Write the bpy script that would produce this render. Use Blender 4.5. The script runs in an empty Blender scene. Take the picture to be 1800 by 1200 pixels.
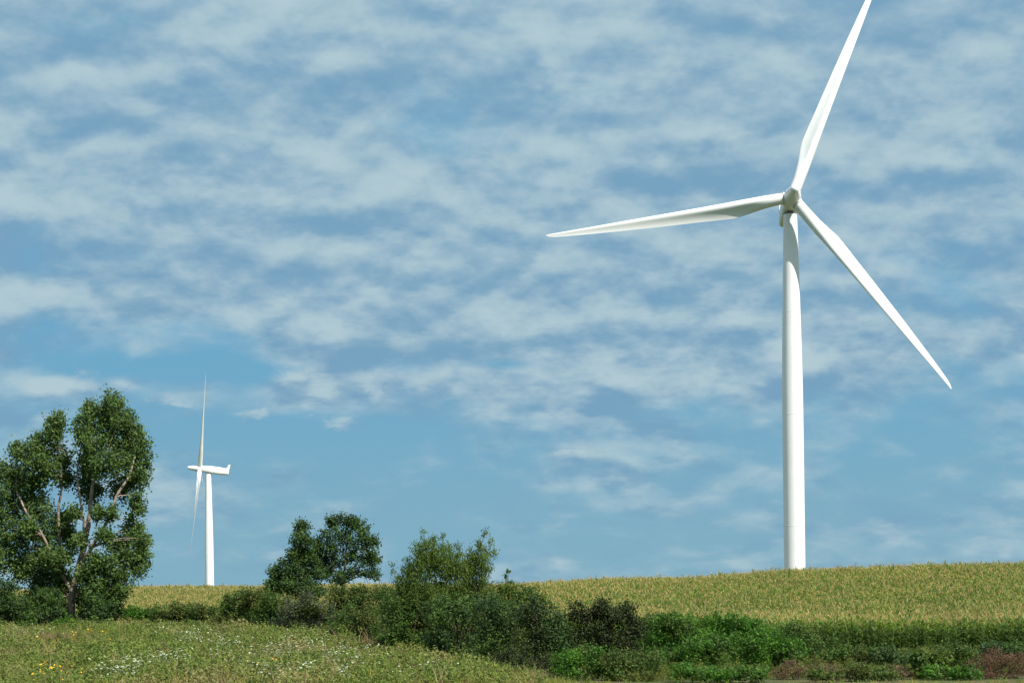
import bpy, math, random
import numpy as np
from mathutils import Matrix, Vector

random.seed(7)
RNG = np.random.default_rng(11)
R = math.radians
sc = bpy.context.scene
COL = sc.collection

# ------------------------------------------------------------------ camera
F = 3400.0            # focal length in photo pixels (1800 wide)
CX, HY = 900.0, 1070.0
EYE = 3.0
ROLL = 0.0128
cam_d = bpy.data.cameras.new('camera')
cam = bpy.data.objects.new('camera', cam_d)
COL.objects.link(cam)
cam_d.sensor_width = 36
cam_d.lens = 36 * F / 1800
cam_d.shift_y = (HY - 600) / 1800
cam_d.clip_end = 20000
cam.matrix_world = Matrix.Translation((0, 0, EYE)) @ Matrix.Rotation(R(90), 4, 'X') @ Matrix.Rotation(-ROLL, 4, 'Z')
sc.camera = cam
CR, SR = math.cos(ROLL), math.sin(ROLL)


def uv(px, py):
    dx, dy = px - CX, HY - py
    return ((dx * CR + dy * SR) / F, (-dx * SR + dy * CR) / F)


def P(px, py, d):
    u, v = uv(px, py)
    return np.array((u * d, d, EYE + v * d))


# ------------------------------------------------------------------ terrain height
TD = np.array([0, 60, 80, 100, 112, 125, 140, 165, 195, 225, 260, 300, 400, 600, 800, 1500], float)
TX = np.array([0, 370, 650, 900, 1150, 1385, 1800], float)
TZ = np.array([
    [0, 0, .05, .75, 1.15, 1.55, 1.85, 1.3, 2.3, 3.3, 4.1, 4.4, 3.0, -3, -8.5, -12],
    [0, 0, .00, .65, 1.05, 1.45, 1.6, 1.3, 2.3, 3.4, 4.3, 4.7, 3.2, -3, -8.5, -12],
    [0, 0, -.05, .65, 1.1, 1.3, 1.2, 1.4, 2.5, 3.6, 4.2, 4.2, 2.0, -4, -9, -12],
    [0, 0, .00, 0.1, 0.2, 0.3, 0.5, 1.6, 3.0, 3.7, 3.3, 2.0, 0.0, -5, -9, -12],
    [0, 0, -.05, 0.0, 0.0, 0.1, 0.4, 1.9, 3.6, 4.1, 3.3, 1.5, -.5, -6, -10, -12],
    [0, 0, -.10, -.1, -.1, 0.0, 0.4, 2.2, 4.4, 4.6, 3.2, 1.3, -1, -6, -10, -12],
    [0, 0, -.10, -.2, -.2, -.1, 0.4, 2.5, 4.9, 5.1, 3.6, 1.5, -1, -6, -10, -12]])


def _bil(X, d):
    d = np.clip(d, 0, 1499.0)
    X = np.clip(X, 0, 1799.9)
    i = np.clip(np.searchsorted(TX, X, side='right') - 1, 0, len(TX) - 2)
    j = np.clip(np.searchsorted(TD, d, side='right') - 1, 0, len(TD) - 2)
    a = (X - TX[i]) / (TX[i + 1] - TX[i])
    a = a * a * (3 - 2 * a)
    b = (d - TD[j]) / (TD[j + 1] - TD[j])
    return ((TZ[i, j] * (1 - a) + TZ[i + 1, j] * a) * (1 - b) + (TZ[i, j + 1] * (1 - a) + TZ[i + 1, j + 1] * a) * b)


def height(x, y):
    x = np.asarray(x, float); y = np.asarray(y, float)
    yy = np.maximum(y, 0)
    X = CX + F * x / np.maximum(y, 45)
    z = 0
    for o, w in ((-10, .15), (-5, .2), (0, .3), (5, .2), (10, .15)):
        z = z + w * _bil(X, yy + o)
    z = z + .05 * np.sin(x * .31 + 1.3 * np.sin(y * .13)) * np.sin(y * .23 + .7)
    return z


def G(px, d):
    """ground point under photo column px at distance d"""
    x = uv(px, HY)[0] * d
    return np.array((x, d, float(height(x, d))))


# ------------------------------------------------------------------ node helpers
class NT:
    def __init__(self, tree):
        self.t = tree; self.n = tree.nodes; self.l = tree.links

    def add(self, typ, **kw):
        n = self.n.new(typ)
        for k, v in kw.items():
            setattr(n, k, v)
        return n

    def put(self, sock, v):
        if isinstance(v, bpy.types.NodeSocket):
            self.l.new(v, sock)
        elif v is not None:
            sock.default_value = v

    def math(self, op, a, b=None, c=None, clamp=False):
        n = self.add('ShaderNodeMath', operation=op, use_clamp=clamp)
        for s, v in zip(n.inputs, (a, b, c)):
            self.put(s, v)
        return n.outputs[0]

    def mix(self, f, a, b):
        n = self.add('ShaderNodeMix', data_type='RGBA')
        self.put(n.inputs[0], f)
        for s, v in ((n.inputs[6], a), (n.inputs[7], b)):
            if isinstance(v, tuple) and len(v) == 3:
                v = (*v, 1)
            self.put(s, v)
        return n.outputs[2]

    def noise(self, vec, scale, detail=3, rough=.55, dist=0.0):
        n = self.add('ShaderNodeTexNoise')
        if vec is not None:
            self.put(n.inputs['Vector'], vec)
        n.inputs['Scale'].default_value = scale
        n.inputs['Detail'].default_value = detail
        n.inputs['Roughness'].default_value = rough
        n.inputs['Distortion'].default_value = dist
        return n.outputs[0]

    def ramp(self, f, stops, interp='LINEAR'):
        n = self.add('ShaderNodeValToRGB')
        n.color_ramp.interpolation = interp
        e = n.color_ramp.elements
        while len(e) < len(stops):
            e.new(.5)
        for el, (p, c) in zip(e, stops):
            el.position = p
            el.color = (*c, 1) if len(c) == 3 else c
        self.put(n.inputs[0], f)
        return n.outputs[0]

    def smooth(self, x, a, b):
        n = self.add('ShaderNodeMapRange', interpolation_type='SMOOTHSTEP')
        self.put(n.inputs[0], x)
        n.inputs[1].default_value = a; n.inputs[2].default_value = b
        n.inputs[3].default_value = 0; n.inputs[4].default_value = 1
        return n.outputs[0]


def new_mat(name):
    m = bpy.data.materials.new(name)
    m.use_nodes = True
    m.node_tree.nodes.clear()
    t = NT(m.node_tree)
    out = t.add('ShaderNodeOutputMaterial')
    return m, t, out


def leaf_mat(name, cols, transl=.25, per='island', pos_scale=1.3, rough=.5, spec=.3, patch=None):
    """foliage: colour varies from leaf to leaf and in soft patches"""
    m, t, out = new_mat(name)
    if per == 'island':
        rnd = t.add('ShaderNodeNewGeometry').outputs['Random Per Island']
    else:
        rnd = t.add('ShaderNodeObjectInfo').outputs['Random']
    pos = t.add('ShaderNodeNewGeometry').outputs['Position']
    nz = t.noise(pos, pos_scale, 2)
    f = t.math('ADD', t.math('MULTIPLY', rnd, .55), t.math('MULTIPLY', t.math('SUBTRACT', nz, .25), .9), clamp=True)
    f = t.math('SUBTRACT', f, .1, clamp=True)
    k = len(cols)
    c = t.ramp(f, [(i / (k - 1), cols[i]) for i in range(k)])
    if patch:
        for (scale, lo, hi, pc, amt) in patch:
            pf = t.math('MULTIPLY', t.smooth(t.noise(pos, scale, 3, .6), lo, hi), amt)
            c = t.mix(pf, c, pc)
    b = t.add('ShaderNodeBsdfPrincipled')
    t.put(b.inputs['Base Color'], c)
    b.inputs['Roughness'].default_value = rough
    b.inputs['Specular IOR Level'].default_value = spec
    tr = t.add('ShaderNodeBsdfTranslucent')
    t.put(tr.inputs['Color'], t.mix(.5, c, tuple(min(1, v * 1.6) for v in cols[-1])))
    ms = t.add('ShaderNodeMixShader')
    ms.inputs[0].default_value = transl
    t.l.new(b.outputs[0], ms.inputs[1]); t.l.new(tr.outputs[0], ms.inputs[2])
    t.l.new(ms.outputs[0], out.inputs[0])
    return m


def plain_mat(name, c1, c2, scale=2.0, rough=.8, spec=.3, bump=0.0, detail=4):
    m, t, out = new_mat(name)
    pos = t.add('ShaderNodeNewGeometry').outputs['Position']
    nz = t.noise(pos, scale, detail, .6)
    c = t.mix(t.smooth(nz, .35, .65), c1, c2)
    b = t.add('ShaderNodeBsdfPrincipled')
    t.put(b.inputs['Base Color'], c)
    b.inputs['Roughness'].default_value = rough
    b.inputs['Specular IOR Level'].default_value = spec
    if bump:
        bp = t.add('ShaderNodeBump')
        bp.inputs['Strength'].default_value = bump
        t.l.new(nz, bp.inputs['Height'])
        t.l.new(bp.outputs[0], b.inputs['Normal'])
    t.l.new(b.outputs[0], out.inputs[0])
    return m


# ------------------------------------------------------------------ mesh helpers
def mesh_np(name, V, Q, mats, midx=None, smooth=False):
    """mesh from arrays; Q is (n,4) or (n,3), or a list of such arrays"""
    me = bpy.data.meshes.new(name)
    Qs = Q if isinstance(Q, list) else [Q]
    Qs = [np.asarray(q, np.int32) for q in Qs if len(q)]
    tot = np.concatenate([np.full(len(q), q.shape[1], np.int32) for q in Qs])
    loops = np.concatenate([q.ravel() for q in Qs])
    start = np.concatenate(([0], np.cumsum(tot)[:-1])).astype(np.int32)
    V = np.asarray(V, np.float32)
    me.vertices.add(len(V)); me.vertices.foreach_set('co', V.ravel())
    me.loops.add(len(loops)); me.loops.foreach_set('vertex_index', loops)
    me.polygons.add(len(tot))
    me.polygons.foreach_set('loop_start', start)
    me.polygons.foreach_set('loop_total', tot)
    for m in mats:
        me.materials.append(m)
    if midx is not None:
        me.polygons.foreach_set('material_index', np.asarray(midx, np.int32))
    me.update(calc_edges=True)
    me.polygons.foreach_set('use_smooth', np.full(len(tot), smooth, bool))
    return me


def link(name, me, parent=None):
    o = bpy.data.objects.new(name, me)
    COL.objects.link(o)
    if parent is not None:
        o.parent = parent
    return o


def empty(name, loc, rz=0.0):
    o = bpy.data.objects.new(name, None)
    COL.objects.link(o)
    o.empty_display_size = .5
    o.location = loc
    o.rotation_euler = (0, 0, rz)
    return o


def tag(o, label=None, cat=None, group=None, kind=None):
    for k, v in (('label', label), ('category', cat), ('group', group), ('kind', kind)):
        if v:
            o[k] = v
    return o


class MB:
    """collects tubes and rings into one mesh"""
    def __init__(self):
        self.v = []; self.q = []; self.n = 0

    def loft(self, rings, cap=True):
        k = len(rings[0])
        base = self.n
        for r in rings:
            self.v.append(np.asarray(r, float))
        self.n += k * len(rings)
        for i in range(len(rings) - 1):
            a = base + i * k; b = a + k
            for j in range(k):
                j2 = (j + 1) % k
                self.q.append((a + j, a + j2, b + j2, b + j))
        if cap:
            for a, ring, flip in ((base, rings[0], True), (base + k * (len(rings) - 1), rings[-1], False)):
                c = np.mean(ring, axis=0)
                self.v.append(c[None]); ci = self.n; self.n += 1
                for j in range(k):
                    j2 = (j + 1) % k
                    self.q.append((a + j2, a + j, ci, ci) if flip else (a + j, a + j2, ci, ci))

    def tube(self, pts, rad, k=7):
        pts = np.asarray(pts, float)
        rings = []
        up = np.array((.13, .97, .2))
        for i, p in enumerate(pts):
            t = pts[min(i + 1, len(pts) - 1)] - pts[max(i - 1, 0)]
            t = t / (np.linalg.norm(t) + 1e-9)
            s = np.cross(t, up); s /= np.linalg.norm(s) + 1e-9
            w = np.cross(s, t)
            a = np.arange(k) * 2 * math.pi / k
            rings.append(p + rad[i] * (np.cos(a)[:, None] * s + np.sin(a)[:, None] * w))
        self.loft(rings)

    def lathe(self, prof, k=40, M=None):
        """prof (z, r) along +z"""
        a = np.arange(k) * 2 * math.pi / k
        rings = []
        for z, r in prof:
            ring = np.stack([r * np.cos(a), r * np.sin(a), np.full(k, z)], 1)
            if M is not None:
                ring = ring @ M[:3, :3].T + M[:3, 3]
            rings.append(ring)
        self.loft(rings)

    def mesh(self, name, mat, smooth=True, autosmooth=None):
        V = np.concatenate(self.v)
        q3 = np.array([f[:3] for f in self.q if f[2] == f[3]], np.int32).reshape(-1, 3)
        q4 = np.array([f for f in self.q if f[2] != f[3]], np.int32).reshape(-1, 4)
        me = mesh_np(name, V, [q4, q3], [mat], smooth=smooth)
        if smooth:
            try:
                me.set_sharp_from_angle(angle=R(autosmooth or 40))
            except Exception:
                pass
        return me


# ------------------------------------------------------------------ materials
M_white = plain_mat('white_turbine_paint', (.80, .81, .80), (.77, .78, .765), .35, .42, .4)
M_seal = plain_mat('dark_joint_seal', (.10, .10, .10), (.14, .14, .14), 3, .7)
M_bark = plain_mat('pale_bark', (.36, .29, .22), (.20, .16, .125), 3.5, .9, .15, .4)
M_darkbark = plain_mat('dark_bark', (.09, .07, .055), (.05, .04, .03), 4, .9, .15, .3)

L_cotton = leaf_mat('cottonwood_leaves', [(.026, .054, .015), (.064, .118, .028), (.110, .180, .040), (.175, .245, .075)], .26, pos_scale=.9, spec=.2)
L_green = leaf_mat('mid_green_leaves', [(.026, .056, .012), (.062, .120, .022), (.120, .195, .038)], .26, spec=.18)
L_deep = leaf_mat('deep_green_leaves', [(.018, .042, .013), (.044, .088, .024), (.090, .148, .042)], .22, spec=.18)
L_olive = leaf_mat('olive_leaves', [(.034, .050, .013), (.084, .112, .026), (.155, .185, .050)], .24, spec=.15)
L_grey = leaf_mat('grey_green_leaves', [(.046, .058, .030), (.095, .115, .060), (.160, .175, .095)], .2, spec=.15)
L_bright = leaf_mat('bright_green_leaves', [(.016, .054, .010), (.060, .160, .017), (.150, .300, .036)], .3, spec=.15)
L_lime = leaf_mat('yellow_green_leaves', [(.036, .064, .012), (.100, .145, .022), (.190, .235, .045)], .32, spec=.18)
L_black = leaf_mat('blackish_leaves', [(.012, .022, .008), (.034, .054, .016), (.080, .110, .032)], .12, spec=.12)
L_wine = leaf_mat('wine_dark_leaves', [(.012, .018, .008), (.032, .042, .015), (.078, .096, .032)], .12, spec=.12)
L_willow = leaf_mat('willow_leaves', [(.034, .066, .012), (.092, .150, .024), (.190, .250, .050)], .3, spec=.18)
L_tan = leaf_mat('tan_dead_leaves', [(.090, .062, .035), (.180, .125, .070), (.270, .200, .120)], .15, spec=.1)
L_rust = leaf_mat('rusty_dead_leaves', [(.070, .038, .024), (.145, .082, .052), (.230, .145, .092)], .15, spec=.1)

# ------------------------------------------------------------------ ground
def axis(segs):
    out = []
    for a, b, s in segs:
        out.append(np.arange(a, b, s))
    out.append(np.array([segs[-1][1]]))
    return np.concatenate(out)


gx = axis([(-6000, -1000, 500), (-1000, -200, 50), (-200, -80, 6), (-80, 80, 2.0), (80, 200, 6), (200, 1000, 50), (1000, 6000, 500)])
gy = axis([(-400, 0, 40), (0, 60, 6), (60, 340, 2.0), (340, 900, 20), (900, 2000, 100), (2000, 9000, 500)])
XX, YY = np.meshgrid(gx, gy)
ZZ = height(XX, YY)
GV = np.stack([XX.ravel(), YY.ravel(), ZZ.ravel()], 1)
nx, ny = len(gx), len(gy)
ii = (np.arange(ny - 1)[:, None] * nx + np.arange(nx - 1)[None]).ravel()
GQ = np.stack([ii, ii + 1, ii + nx + 1, ii + nx], 1)

m, t, out = new_mat('meadow_soil_and_thatch')
pos = t.add('ShaderNodeNewGeometry').outputs['Position']
c = t.mix(t.smooth(t.noise(pos, .35, 4, .6), .38, .62), (.055, .085, .024), (.100, .085, .042))
c = t.mix(t.math('MULTIPLY', t.noise(pos, 6, 3), .5), c, (.035, .050, .018))
b = t.add('ShaderNodeBsdfPrincipled')
t.put(b.inputs['Base Color'], c); b.inputs['Roughness'].default_value = .95
b.inputs['Specular IOR Level'].default_value = .1
t.l.new(b.outputs[0], out.inputs[0])
tag(link('ground', mesh_np('ground', GV, GQ, [m], smooth=True)), kind='structure')

# ------------------------------------------------------------------ wind turbines
TILT = R(5.5)
HUBZ = 68.0
OVER = 3.4


def tilt(V):
    """tower-top frame -> tilted about the tower top (x = downwind axis is -y)"""
    V = np.asarray(V, float).copy()
    y, z = V[:, 1].copy(), V[:, 2] - HUBZ
    c, s = math.cos(TILT), math.sin(TILT)
    V[:, 1] = y * c + z * s          # upwind is -y ; nose goes up
    V[:, 2] = HUBZ - y * s + z * c
    return V


def tower_mesh():
    b = MB()
    prof = [(-1.5, 1.78), (0, 1.78), (.02, 1.76), (12, 1.755), (23, 1.75), (30, 1.745), (37, 1.72), (42, 1.655), (46.5, 1.56), (54, 1.40), (60, 1.27), (66.2, 1.12)]
    b.lathe(prof, 56)
    for z, r in ((14.5, 1.755), (33.0, 1.738), (50.0, 1.487)):
        b.lathe([(z - .06, r + .001), (z - .05, r + .012), (z + .05, r + .012), (z + .06, r + .001)], 56)
    return b.mesh('tower', M_white)


def nacelle_mesh():
    """slab-sided housing with rounded corners; runs along y (upwind is -y)"""
    b = MB()
    secs = [(-2.05, 1.22, 1.25, 0), (-1.6, 1.30, 1.35, 0), (-.4, 1.28, 1.45, -.02), (1.5, 1.30, 1.48, -.06),
            (4.5, 1.38, 1.50, -.22), (7.2, 1.28, 1.34, -.30), (8.1, 1.20, 1.24, -.34), (8.35, 1.05, 1.05, -.36)]
    rings = []
    k = 28
    for y, hw, hh, zc in secs:
        a = np.arange(k) * 2 * math.pi / k
        n = 4.0 if y > -.3 else 2.6
        cx = np.sign(np.cos(a)) * np.abs(np.cos(a)) ** (2 / n) * hw
        cz = np.sign(np.sin(a)) * np.abs(np.sin(a)) ** (2 / n) * hh
        rings.append(np.stack([cx, np.full(k, y), HUBZ + zc + cz], 1))
    b.loft(rings)
    b.v = [tilt(v) for v in b.v]
    return b.mesh('nacelle', M_white)


def slab(profile, x0, x1):
    """extrude a closed y/z outline along x with a small edge"""
    b = MB()
    p = np.asarray(profile, float)
    rings = [np.stack([np.full(len(p), x), p[:, 0], p[:, 1] + HUBZ], 1) for x in (x0, x1)]
    b.loft(rings)
    b.v = [tilt(v) for v in b.v]
    return b


def fin_mesh():
    b = slab([(6.7, .95), (7.45, 1.25), (7.95, 2.55), (8.75, 2.75), (8.55, 1.2), (8.32, .5)], -1.15, 1.15)
    return b.mesh('tail_fin', M_white, True, 25)


def vane_mesh():
    b = MB()
    for x in (-.5, .5):
        b.tube([(x, 5.8, HUBZ + 1.15), (x, 5.8, HUBZ + 2.0)], (.05, .04), 6)
    b.tube([(-.75, 5.8, HUBZ + 1.9), (.75, 5.8, HUBZ + 1.9)], (.04, .04), 6)
    b.v = [tilt(v) for v in b.v]
    return b.mesh('wind_vane', M_seal)


def yaw_mesh():
    b = MB()
    b.lathe([(66.2, 1.13), (66.22, 1.17), (66.34, 1.17), (66.36, 1.14)], 48)
    return b.mesh('yaw_ring', M_seal)


AX = np.array((0, -1.0, 0))     # upwind before tilt
HUBC = np.array((0, -OVER, HUBZ))


def spinner_mesh():
    b = MB()
    M = np.eye(4)
    # lathe z axis -> -y
    M[:3, :3] = np.array([[1, 0, 0], [0, 0, -1], [0, 1, 0]], float)
    M[:3, 3] = HUBC
    prof = [(-1.3, 1.22), (-1.25, 1.38), (-.9, 1.47), (0, 1.49), (.7, 1.42), (1.5, 1.24), (2.5, 1.03), (3.5, .80), (4.2, .68), (4.55, .58), (4.8, .42), (4.94, .22), (4.98, .05)]
    b.lathe(prof, 40, M)
    b.v = [tilt(v) for v in b.v]
    return b.mesh('spinner', M_white)


BL = 41.0
SP = [0, 1.2, 2.6, 4.2, 6.2, 7.8, 8.6, 9.3, 12, 16, 22, 28, 33, 37, 39.5, 40.6, 41.0]
CH = [1.88, 1.90, 2.00, 2.20, 2.50, 2.74, 2.82, 2.82, 2.74, 2.50, 2.12, 1.70, 1.30, .95, .66, .40, .12]
TH = [1.88, 1.88, 1.86, 1.76, 1.58, 1.38, 1.24, 1.14, 1.0, .76, .52, .35, .24, .16, .10, .06, .02]
TW = [17, 17, 17, 16.5, 15.5, 14, 13, 12.4, 11, 8, 5, 3, 1.5, .5, 0, 0, 0]
PITCH = 6.0


def section(s):
    ch = np.interp(s, SP, CH); th = np.interp(s, SP, TH); tw = R(np.interp(s, SP, TW) + PITCH)
    le = np.interp(s, [0, 3, 41], [.94, .93, .09])
    blend = np.clip((s - 2.0) / 6.5, 0, 1); blend = blend * blend * (3 - 2 * blend)
    k = 36
    a = np.arange(k) * 2 * math.pi / k
    # circle / ellipse
    cx, ce = .5 * (1 - np.cos(a)), .5 * np.sin(a)
    # airfoil: x from LE (0) to TE (1); eta > 0 is pressure side
    x = .5 * (1 - np.cos(a))
    yt = 1.55 * (.2969 * np.sqrt(x + 1e-9) - .126 * x - .3516 * x ** 2 + .2843 * x ** 3 - .1030 * x ** 4) * 5 / 1.55 * .5 / .5
    yt = np.maximum(yt, .0) * 1.0
    side = np.sign(np.sin(a) + 1e-12)
    ea = np.where(side > 0, yt * (1 - .95 * np.clip((x - .30) / .7, 0, 1) ** .8 * (1 - .25 * x)) * .92, -yt * 1.05)
    ea = ea * .5 * 2 * .5 / .5
    ea = np.where(side > 0, ea - .055 * np.sin(np.pi * np.clip((x - .35) / .65, 0, 1)), ea)
    X = cx * (1 - blend) + x * blend
    E = ce * (1 - blend) * th + ea * blend * th
    xi = le - X * ch                     # position toward the leading edge
    slim = 1 - .10 * np.clip((s - 6) / 8, 0, 1)
    xi = xi * slim
    lead = xi * math.cos(tw) + E * -math.sin(tw)
    upw = xi * math.sin(tw) + E * math.cos(tw)
    return lead, upw


def blade_mesh():
    b = MB()
    rings = []
    ss = np.unique(np.concatenate([np.linspace(0, 14, 29), np.linspace(14, 39.5, 28), [39.5, 40, 40.4, 40.7, 40.9, 41.0]]))
    for s in ss:
        lead, upw = section(s)
        pre = 0.0
        # local frame: x = leading direction, y = -upwind, z = span
        rings.append(np.stack([lead, -(upw + pre), np.full(len(lead), s * .962 + 1.45)], 1))
    b.loft(rings)
    return b.mesh('blade', M_white, True, 60)


def collar_mesh():
    b = MB()
    b.lathe([(1.20, .96), (1.22, 1.04), (1.44, 1.04), (1.46, .95)], 40)
    return b.mesh('root_collar', M_white)


def seal_mesh():
    b = MB()
    b.lathe([(1.455, .945), (1.46, .985), (1.53, .985), (1.535, .945)], 40)
    return b.mesh('root_seal', M_seal)


ME = {'tower': tower_mesh(), 'nacelle': nacelle_mesh(), 'tail_fin': fin_mesh(), 'wind_vane': vane_mesh(),
      'yaw_ring': yaw_mesh(), 'spinner': spinner_mesh(), 'blade': blade_mesh(), 'root_collar': collar_mesh(), 'root_seal': seal_mesh()}


def turbine(label, loc, rz, az0):
    root = empty('wind_turbine', loc, rz)
    tag(root, label, 'wind turbine', 'white wind turbines beyond the corn')
    tw = link('tower', ME['tower'], root)
    link('yaw_ring', ME['yaw_ring'], tw)
    na = link('nacelle', ME['nacelle'], root)
    link('tail_fin', ME['tail_fin'], na)
    link('wind_vane', ME['wind_vane'], na)
    link('spinner', ME['spinner'], root)
    hc = tilt(HUBC[None])[0]
    T = Matrix.Translation(hc) @ Matrix.Rotation(-TILT, 4, 'X')
    for k in range(3):
        th = R(az0 + 120 * k)            # clockwise seen from upwind
        # looking along +y (from upwind) with x right, z up: clockwise turn is a positive rotation about +y
        bl = link('blade', ME['blade'], root)
        bl.matrix_local = T @ Matrix.Rotation(th, 4, 'Y')
        link('root_collar', ME['root_collar'], bl)
        link('root_seal', ME['root_seal'], bl)
    return root


D1 = 318.0
u1, v1 = uv(1394, 347)
HUB1Z = EYE + v1 * D1
axis1 = R(-3.0)
x1, y1 = u1 * D1, D1
turbine('large near wind turbine seen face on, rising behind the corn on the right',
        (x1, y1 + OVER * .99, HUB1Z - HUBZ - OVER * math.sin(TILT)), axis1, 22.35)
D2 = 783.0
u2, v2 = uv(366, 826)
turbine('distant wind turbine seen side on with its tail fin, right of the cottonwood',
        (u2 * D2, D2, EYE + v2 * D2 - HUBZ + .3), R(-83.0), 26.5)

# ------------------------------------------------------------------ foliage
def leaf_cloud(clumps, density, lsize, rng, up=.25, sub=.34, aspect=.72, per_twig=14, flat=1.0, narrow=False):
    """leaves gathered in twig-sized tufts through ellipsoidal boughs.
    clumps: (centre(3), radii(3)); density = leaves per m^2 of bough surface"""
    C = []
    for ci_, (c, r) in enumerate(clumps):
        c = np.asarray(c, float); r = np.asarray(r, float)
        area = 4 * math.pi * ((r[0] * r[1]) ** 1.6 / 3 + (r[0] * r[2]) ** 1.6 / 3 + (r[1] * r[2]) ** 1.6 / 3) ** (1 / 1.6)
        nt = max(3, int(area * density / per_twig))
        d = rng.normal(size=(nt, 3)); d /= np.linalg.norm(d, axis=1)[:, None]
        rad = rng.uniform(0, 1, nt) ** .42 * rng.uniform(.86, 1.14, nt)
        tp = c + d * rad[:, None] * r
        n = rng.poisson(per_twig, nt) + 3
        idx = np.repeat(np.arange(nt), n)
        off = rng.normal(size=(len(idx), 3)) * sub * rng.uniform(.55, 1.25, nt)[idx][:, None] * .55
        p = tp[idx] + off
        o = d[idx] * .5 + off / (sub + 1e-6) * .35
        C.append((p, o, np.full(len(p), ci_)))
    p = np.concatenate([c[0] for c in C]); o = np.concatenate([c[1] for c in C])
    N = len(p); leaf_cloud.cid = np.concatenate([c[2] for c in C])
    nrm = o + rng.normal(size=(N, 3)) * .75 + np.array((0, 0, up))
    nrm /= np.linalg.norm(nrm, axis=1)[:, None]
    t = np.cross(nrm, rng.normal(size=(N, 3)))
    t /= np.linalg.norm(t, axis=1)[:, None] + 1e-9
    if narrow:
        t = t * .6 + np.array((0, 0, .8)) * rng.choice([1, 1, -1], N)[:, None]
        t /= np.linalg.norm(t, axis=1)[:, None]
    w = np.cross(nrm, t)
    w /= np.linalg.norm(w, axis=1)[:, None] + 1e-9
    s = (lsize * rng.uniform(.65, 1.35, N))[:, None]
    bend = nrm * s * .12
    V = np.stack([p - t * s * .5, p + w * s * .5 * aspect - bend, p + t * s * .55, p - w * s * .5 * aspect - bend], 1).reshape(-1, 3)
    Q = np.arange(N * 4).reshape(N, 4)
    return V, Q


def smooth_path(pts, n=4):
    pts = np.asarray(pts, float)
    out = []
    for i in range(len(pts) - 1):
        p0 = pts[max(i - 1, 0)]; p1 = pts[i]; p2 = pts[i + 1]; p3 = pts[min(i + 2, len(pts) - 1)]
        for k in range(n):
            t = k / n
            out.append(.5 * ((2 * p1) + (-p0 + p2) * t + (2 * p0 - 5 * p1 + 4 * p2 - p3) * t * t + (-p0 + 3 * p1 - 3 * p2 + p3) * t ** 3))
    out.append(pts[-1])
    return np.array(out)


def limbs_mesh(name, paths, mat, rng, jit=.03):
    b = MB()
    for pts, r0, r1 in paths:
        p = smooth_path(pts, 4)
        p[1:-1] += rng.normal(size=(len(p) - 2, 3)) * jit
        q = np.linspace(0, 1, len(p))
        b.tube(p, r0 + (r1 - r0) * q ** .8, 8)
    return b.mesh(name, mat)


def plant(name, label, cat, base_px, d, clumps_px, mat, lsize=.1, density=90, parts=('foliage', 'stem'), group=None,
          stems=None, bark=None, depth=1.0, seed=1, grow=None, sub=.3, up=.25, per_twig=14, aspect=.72, narrow=False, twigs=True,
          jitter=.35, stem_r=.05, rough_edge=True, alt=None):
    """clumps_px: (px, py, rx, ry[, depth offset m]) measured on the photo, placed at distance d"""
    rng = np.random.default_rng(seed)
    base = G(base_px, d)
    k = d / F
    cl = []
    for c in clumps_px:
        px, py, rx, ry = c[:4]
        off = c[4] if len(c) > 4 else rng.uniform(-jitter, jitter) * (rx + ry) * k * depth
        p = P(px, py, d + off) - base
        rr = np.array((rx * k, (rx + ry) * .5 * k * depth, ry * k))
        cl.append((p, rr))
        if rough_edge:
            for _ in range(9):
                dd = rng.normal(size=3); dd[2] = abs(dd[2]) * .9 - .1; dd /= np.linalg.norm(dd)
                cl.append((p + dd * rr * rng.uniform(.85, 1.1), rr * rng.uniform(.14, .34) * np.array((.8, .8, 1.45))))
    root = empty(name, base)
    tag(root, label, cat, group)
    V, Q = leaf_cloud(cl, density, lsize, rng, up, sub, aspect, per_twig, narrow=narrow)
    # keep foliage above the soil
    gz = height(V[:, 0] + base[0], V[:, 1] + base[1]) - base[2]
    V[:, 2] = np.maximum(V[:, 2], gz + .02)
    if alt is None:
        link(parts[0], mesh_np(parts[0], V, Q, [mat]), root)
    else:
        pick = rng.uniform(0, 1, len(cl)) < .30
        link(parts[0], mesh_np(parts[0], V, Q, [mat, alt], pick[leaf_cloud.cid].astype(int)), root)
    paths = []
    if stems:
        for pts, r0, r1 in stems:
            pp = []
            for s in pts:
                off = s[2] if len(s) > 2 else 0
                pp.append(P(s[0], s[1], d + off) - base)
            paths.append((pp, r0, r1))
    else:
        for p, rr in ([c for c in cl if c[1].max() > .3] or cl)[:14]:
            a = np.array((rng.uniform(-.15, .15) + p[0] * .25, rng.uniform(-.15, .15) + p[1] * .25, 0))
            a[2] = float(height(a[0] + base[0], a[1] + base[1])) - base[2] - .1
            if len([c for c in cl if c[1].max() > .3] or cl) < 5:
                a = np.array((0, 0, -.1))
            mid = a * .4 + p * .6 + np.array((0, 0, -.1 * abs(p[2])))
            paths.append(([a, mid, p], stem_r, stem_r * .3))
    if twigs and stems:
        for p, rr in cl[::6]:
            # branch from nearest stem point
            best = None
            for pts, r0, r1 in paths[:len(stems)]:
                for q, s in enumerate(pts):
                    if s[2] < p[2] + .3:
                        dist = np.linalg.norm(np.asarray(s) - p)
                        if best is None or dist < best[0]:
                            best = (dist, np.asarray(s), r0 + (r1 - r0) * q / len(pts))
            if best and best[0] > .2:
                m_ = best[1] * .5 + p * .5 + np.array((0, 0, .08 * best[0]))
                paths.append(([best[1], m_, p], min(.05, best[2] * .45), .015))
    link(parts[1], limbs_mesh(parts[1], paths, bark or M_darkbark, rng), root)
    return root


TREE = ('crown', 'trunk')
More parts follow.
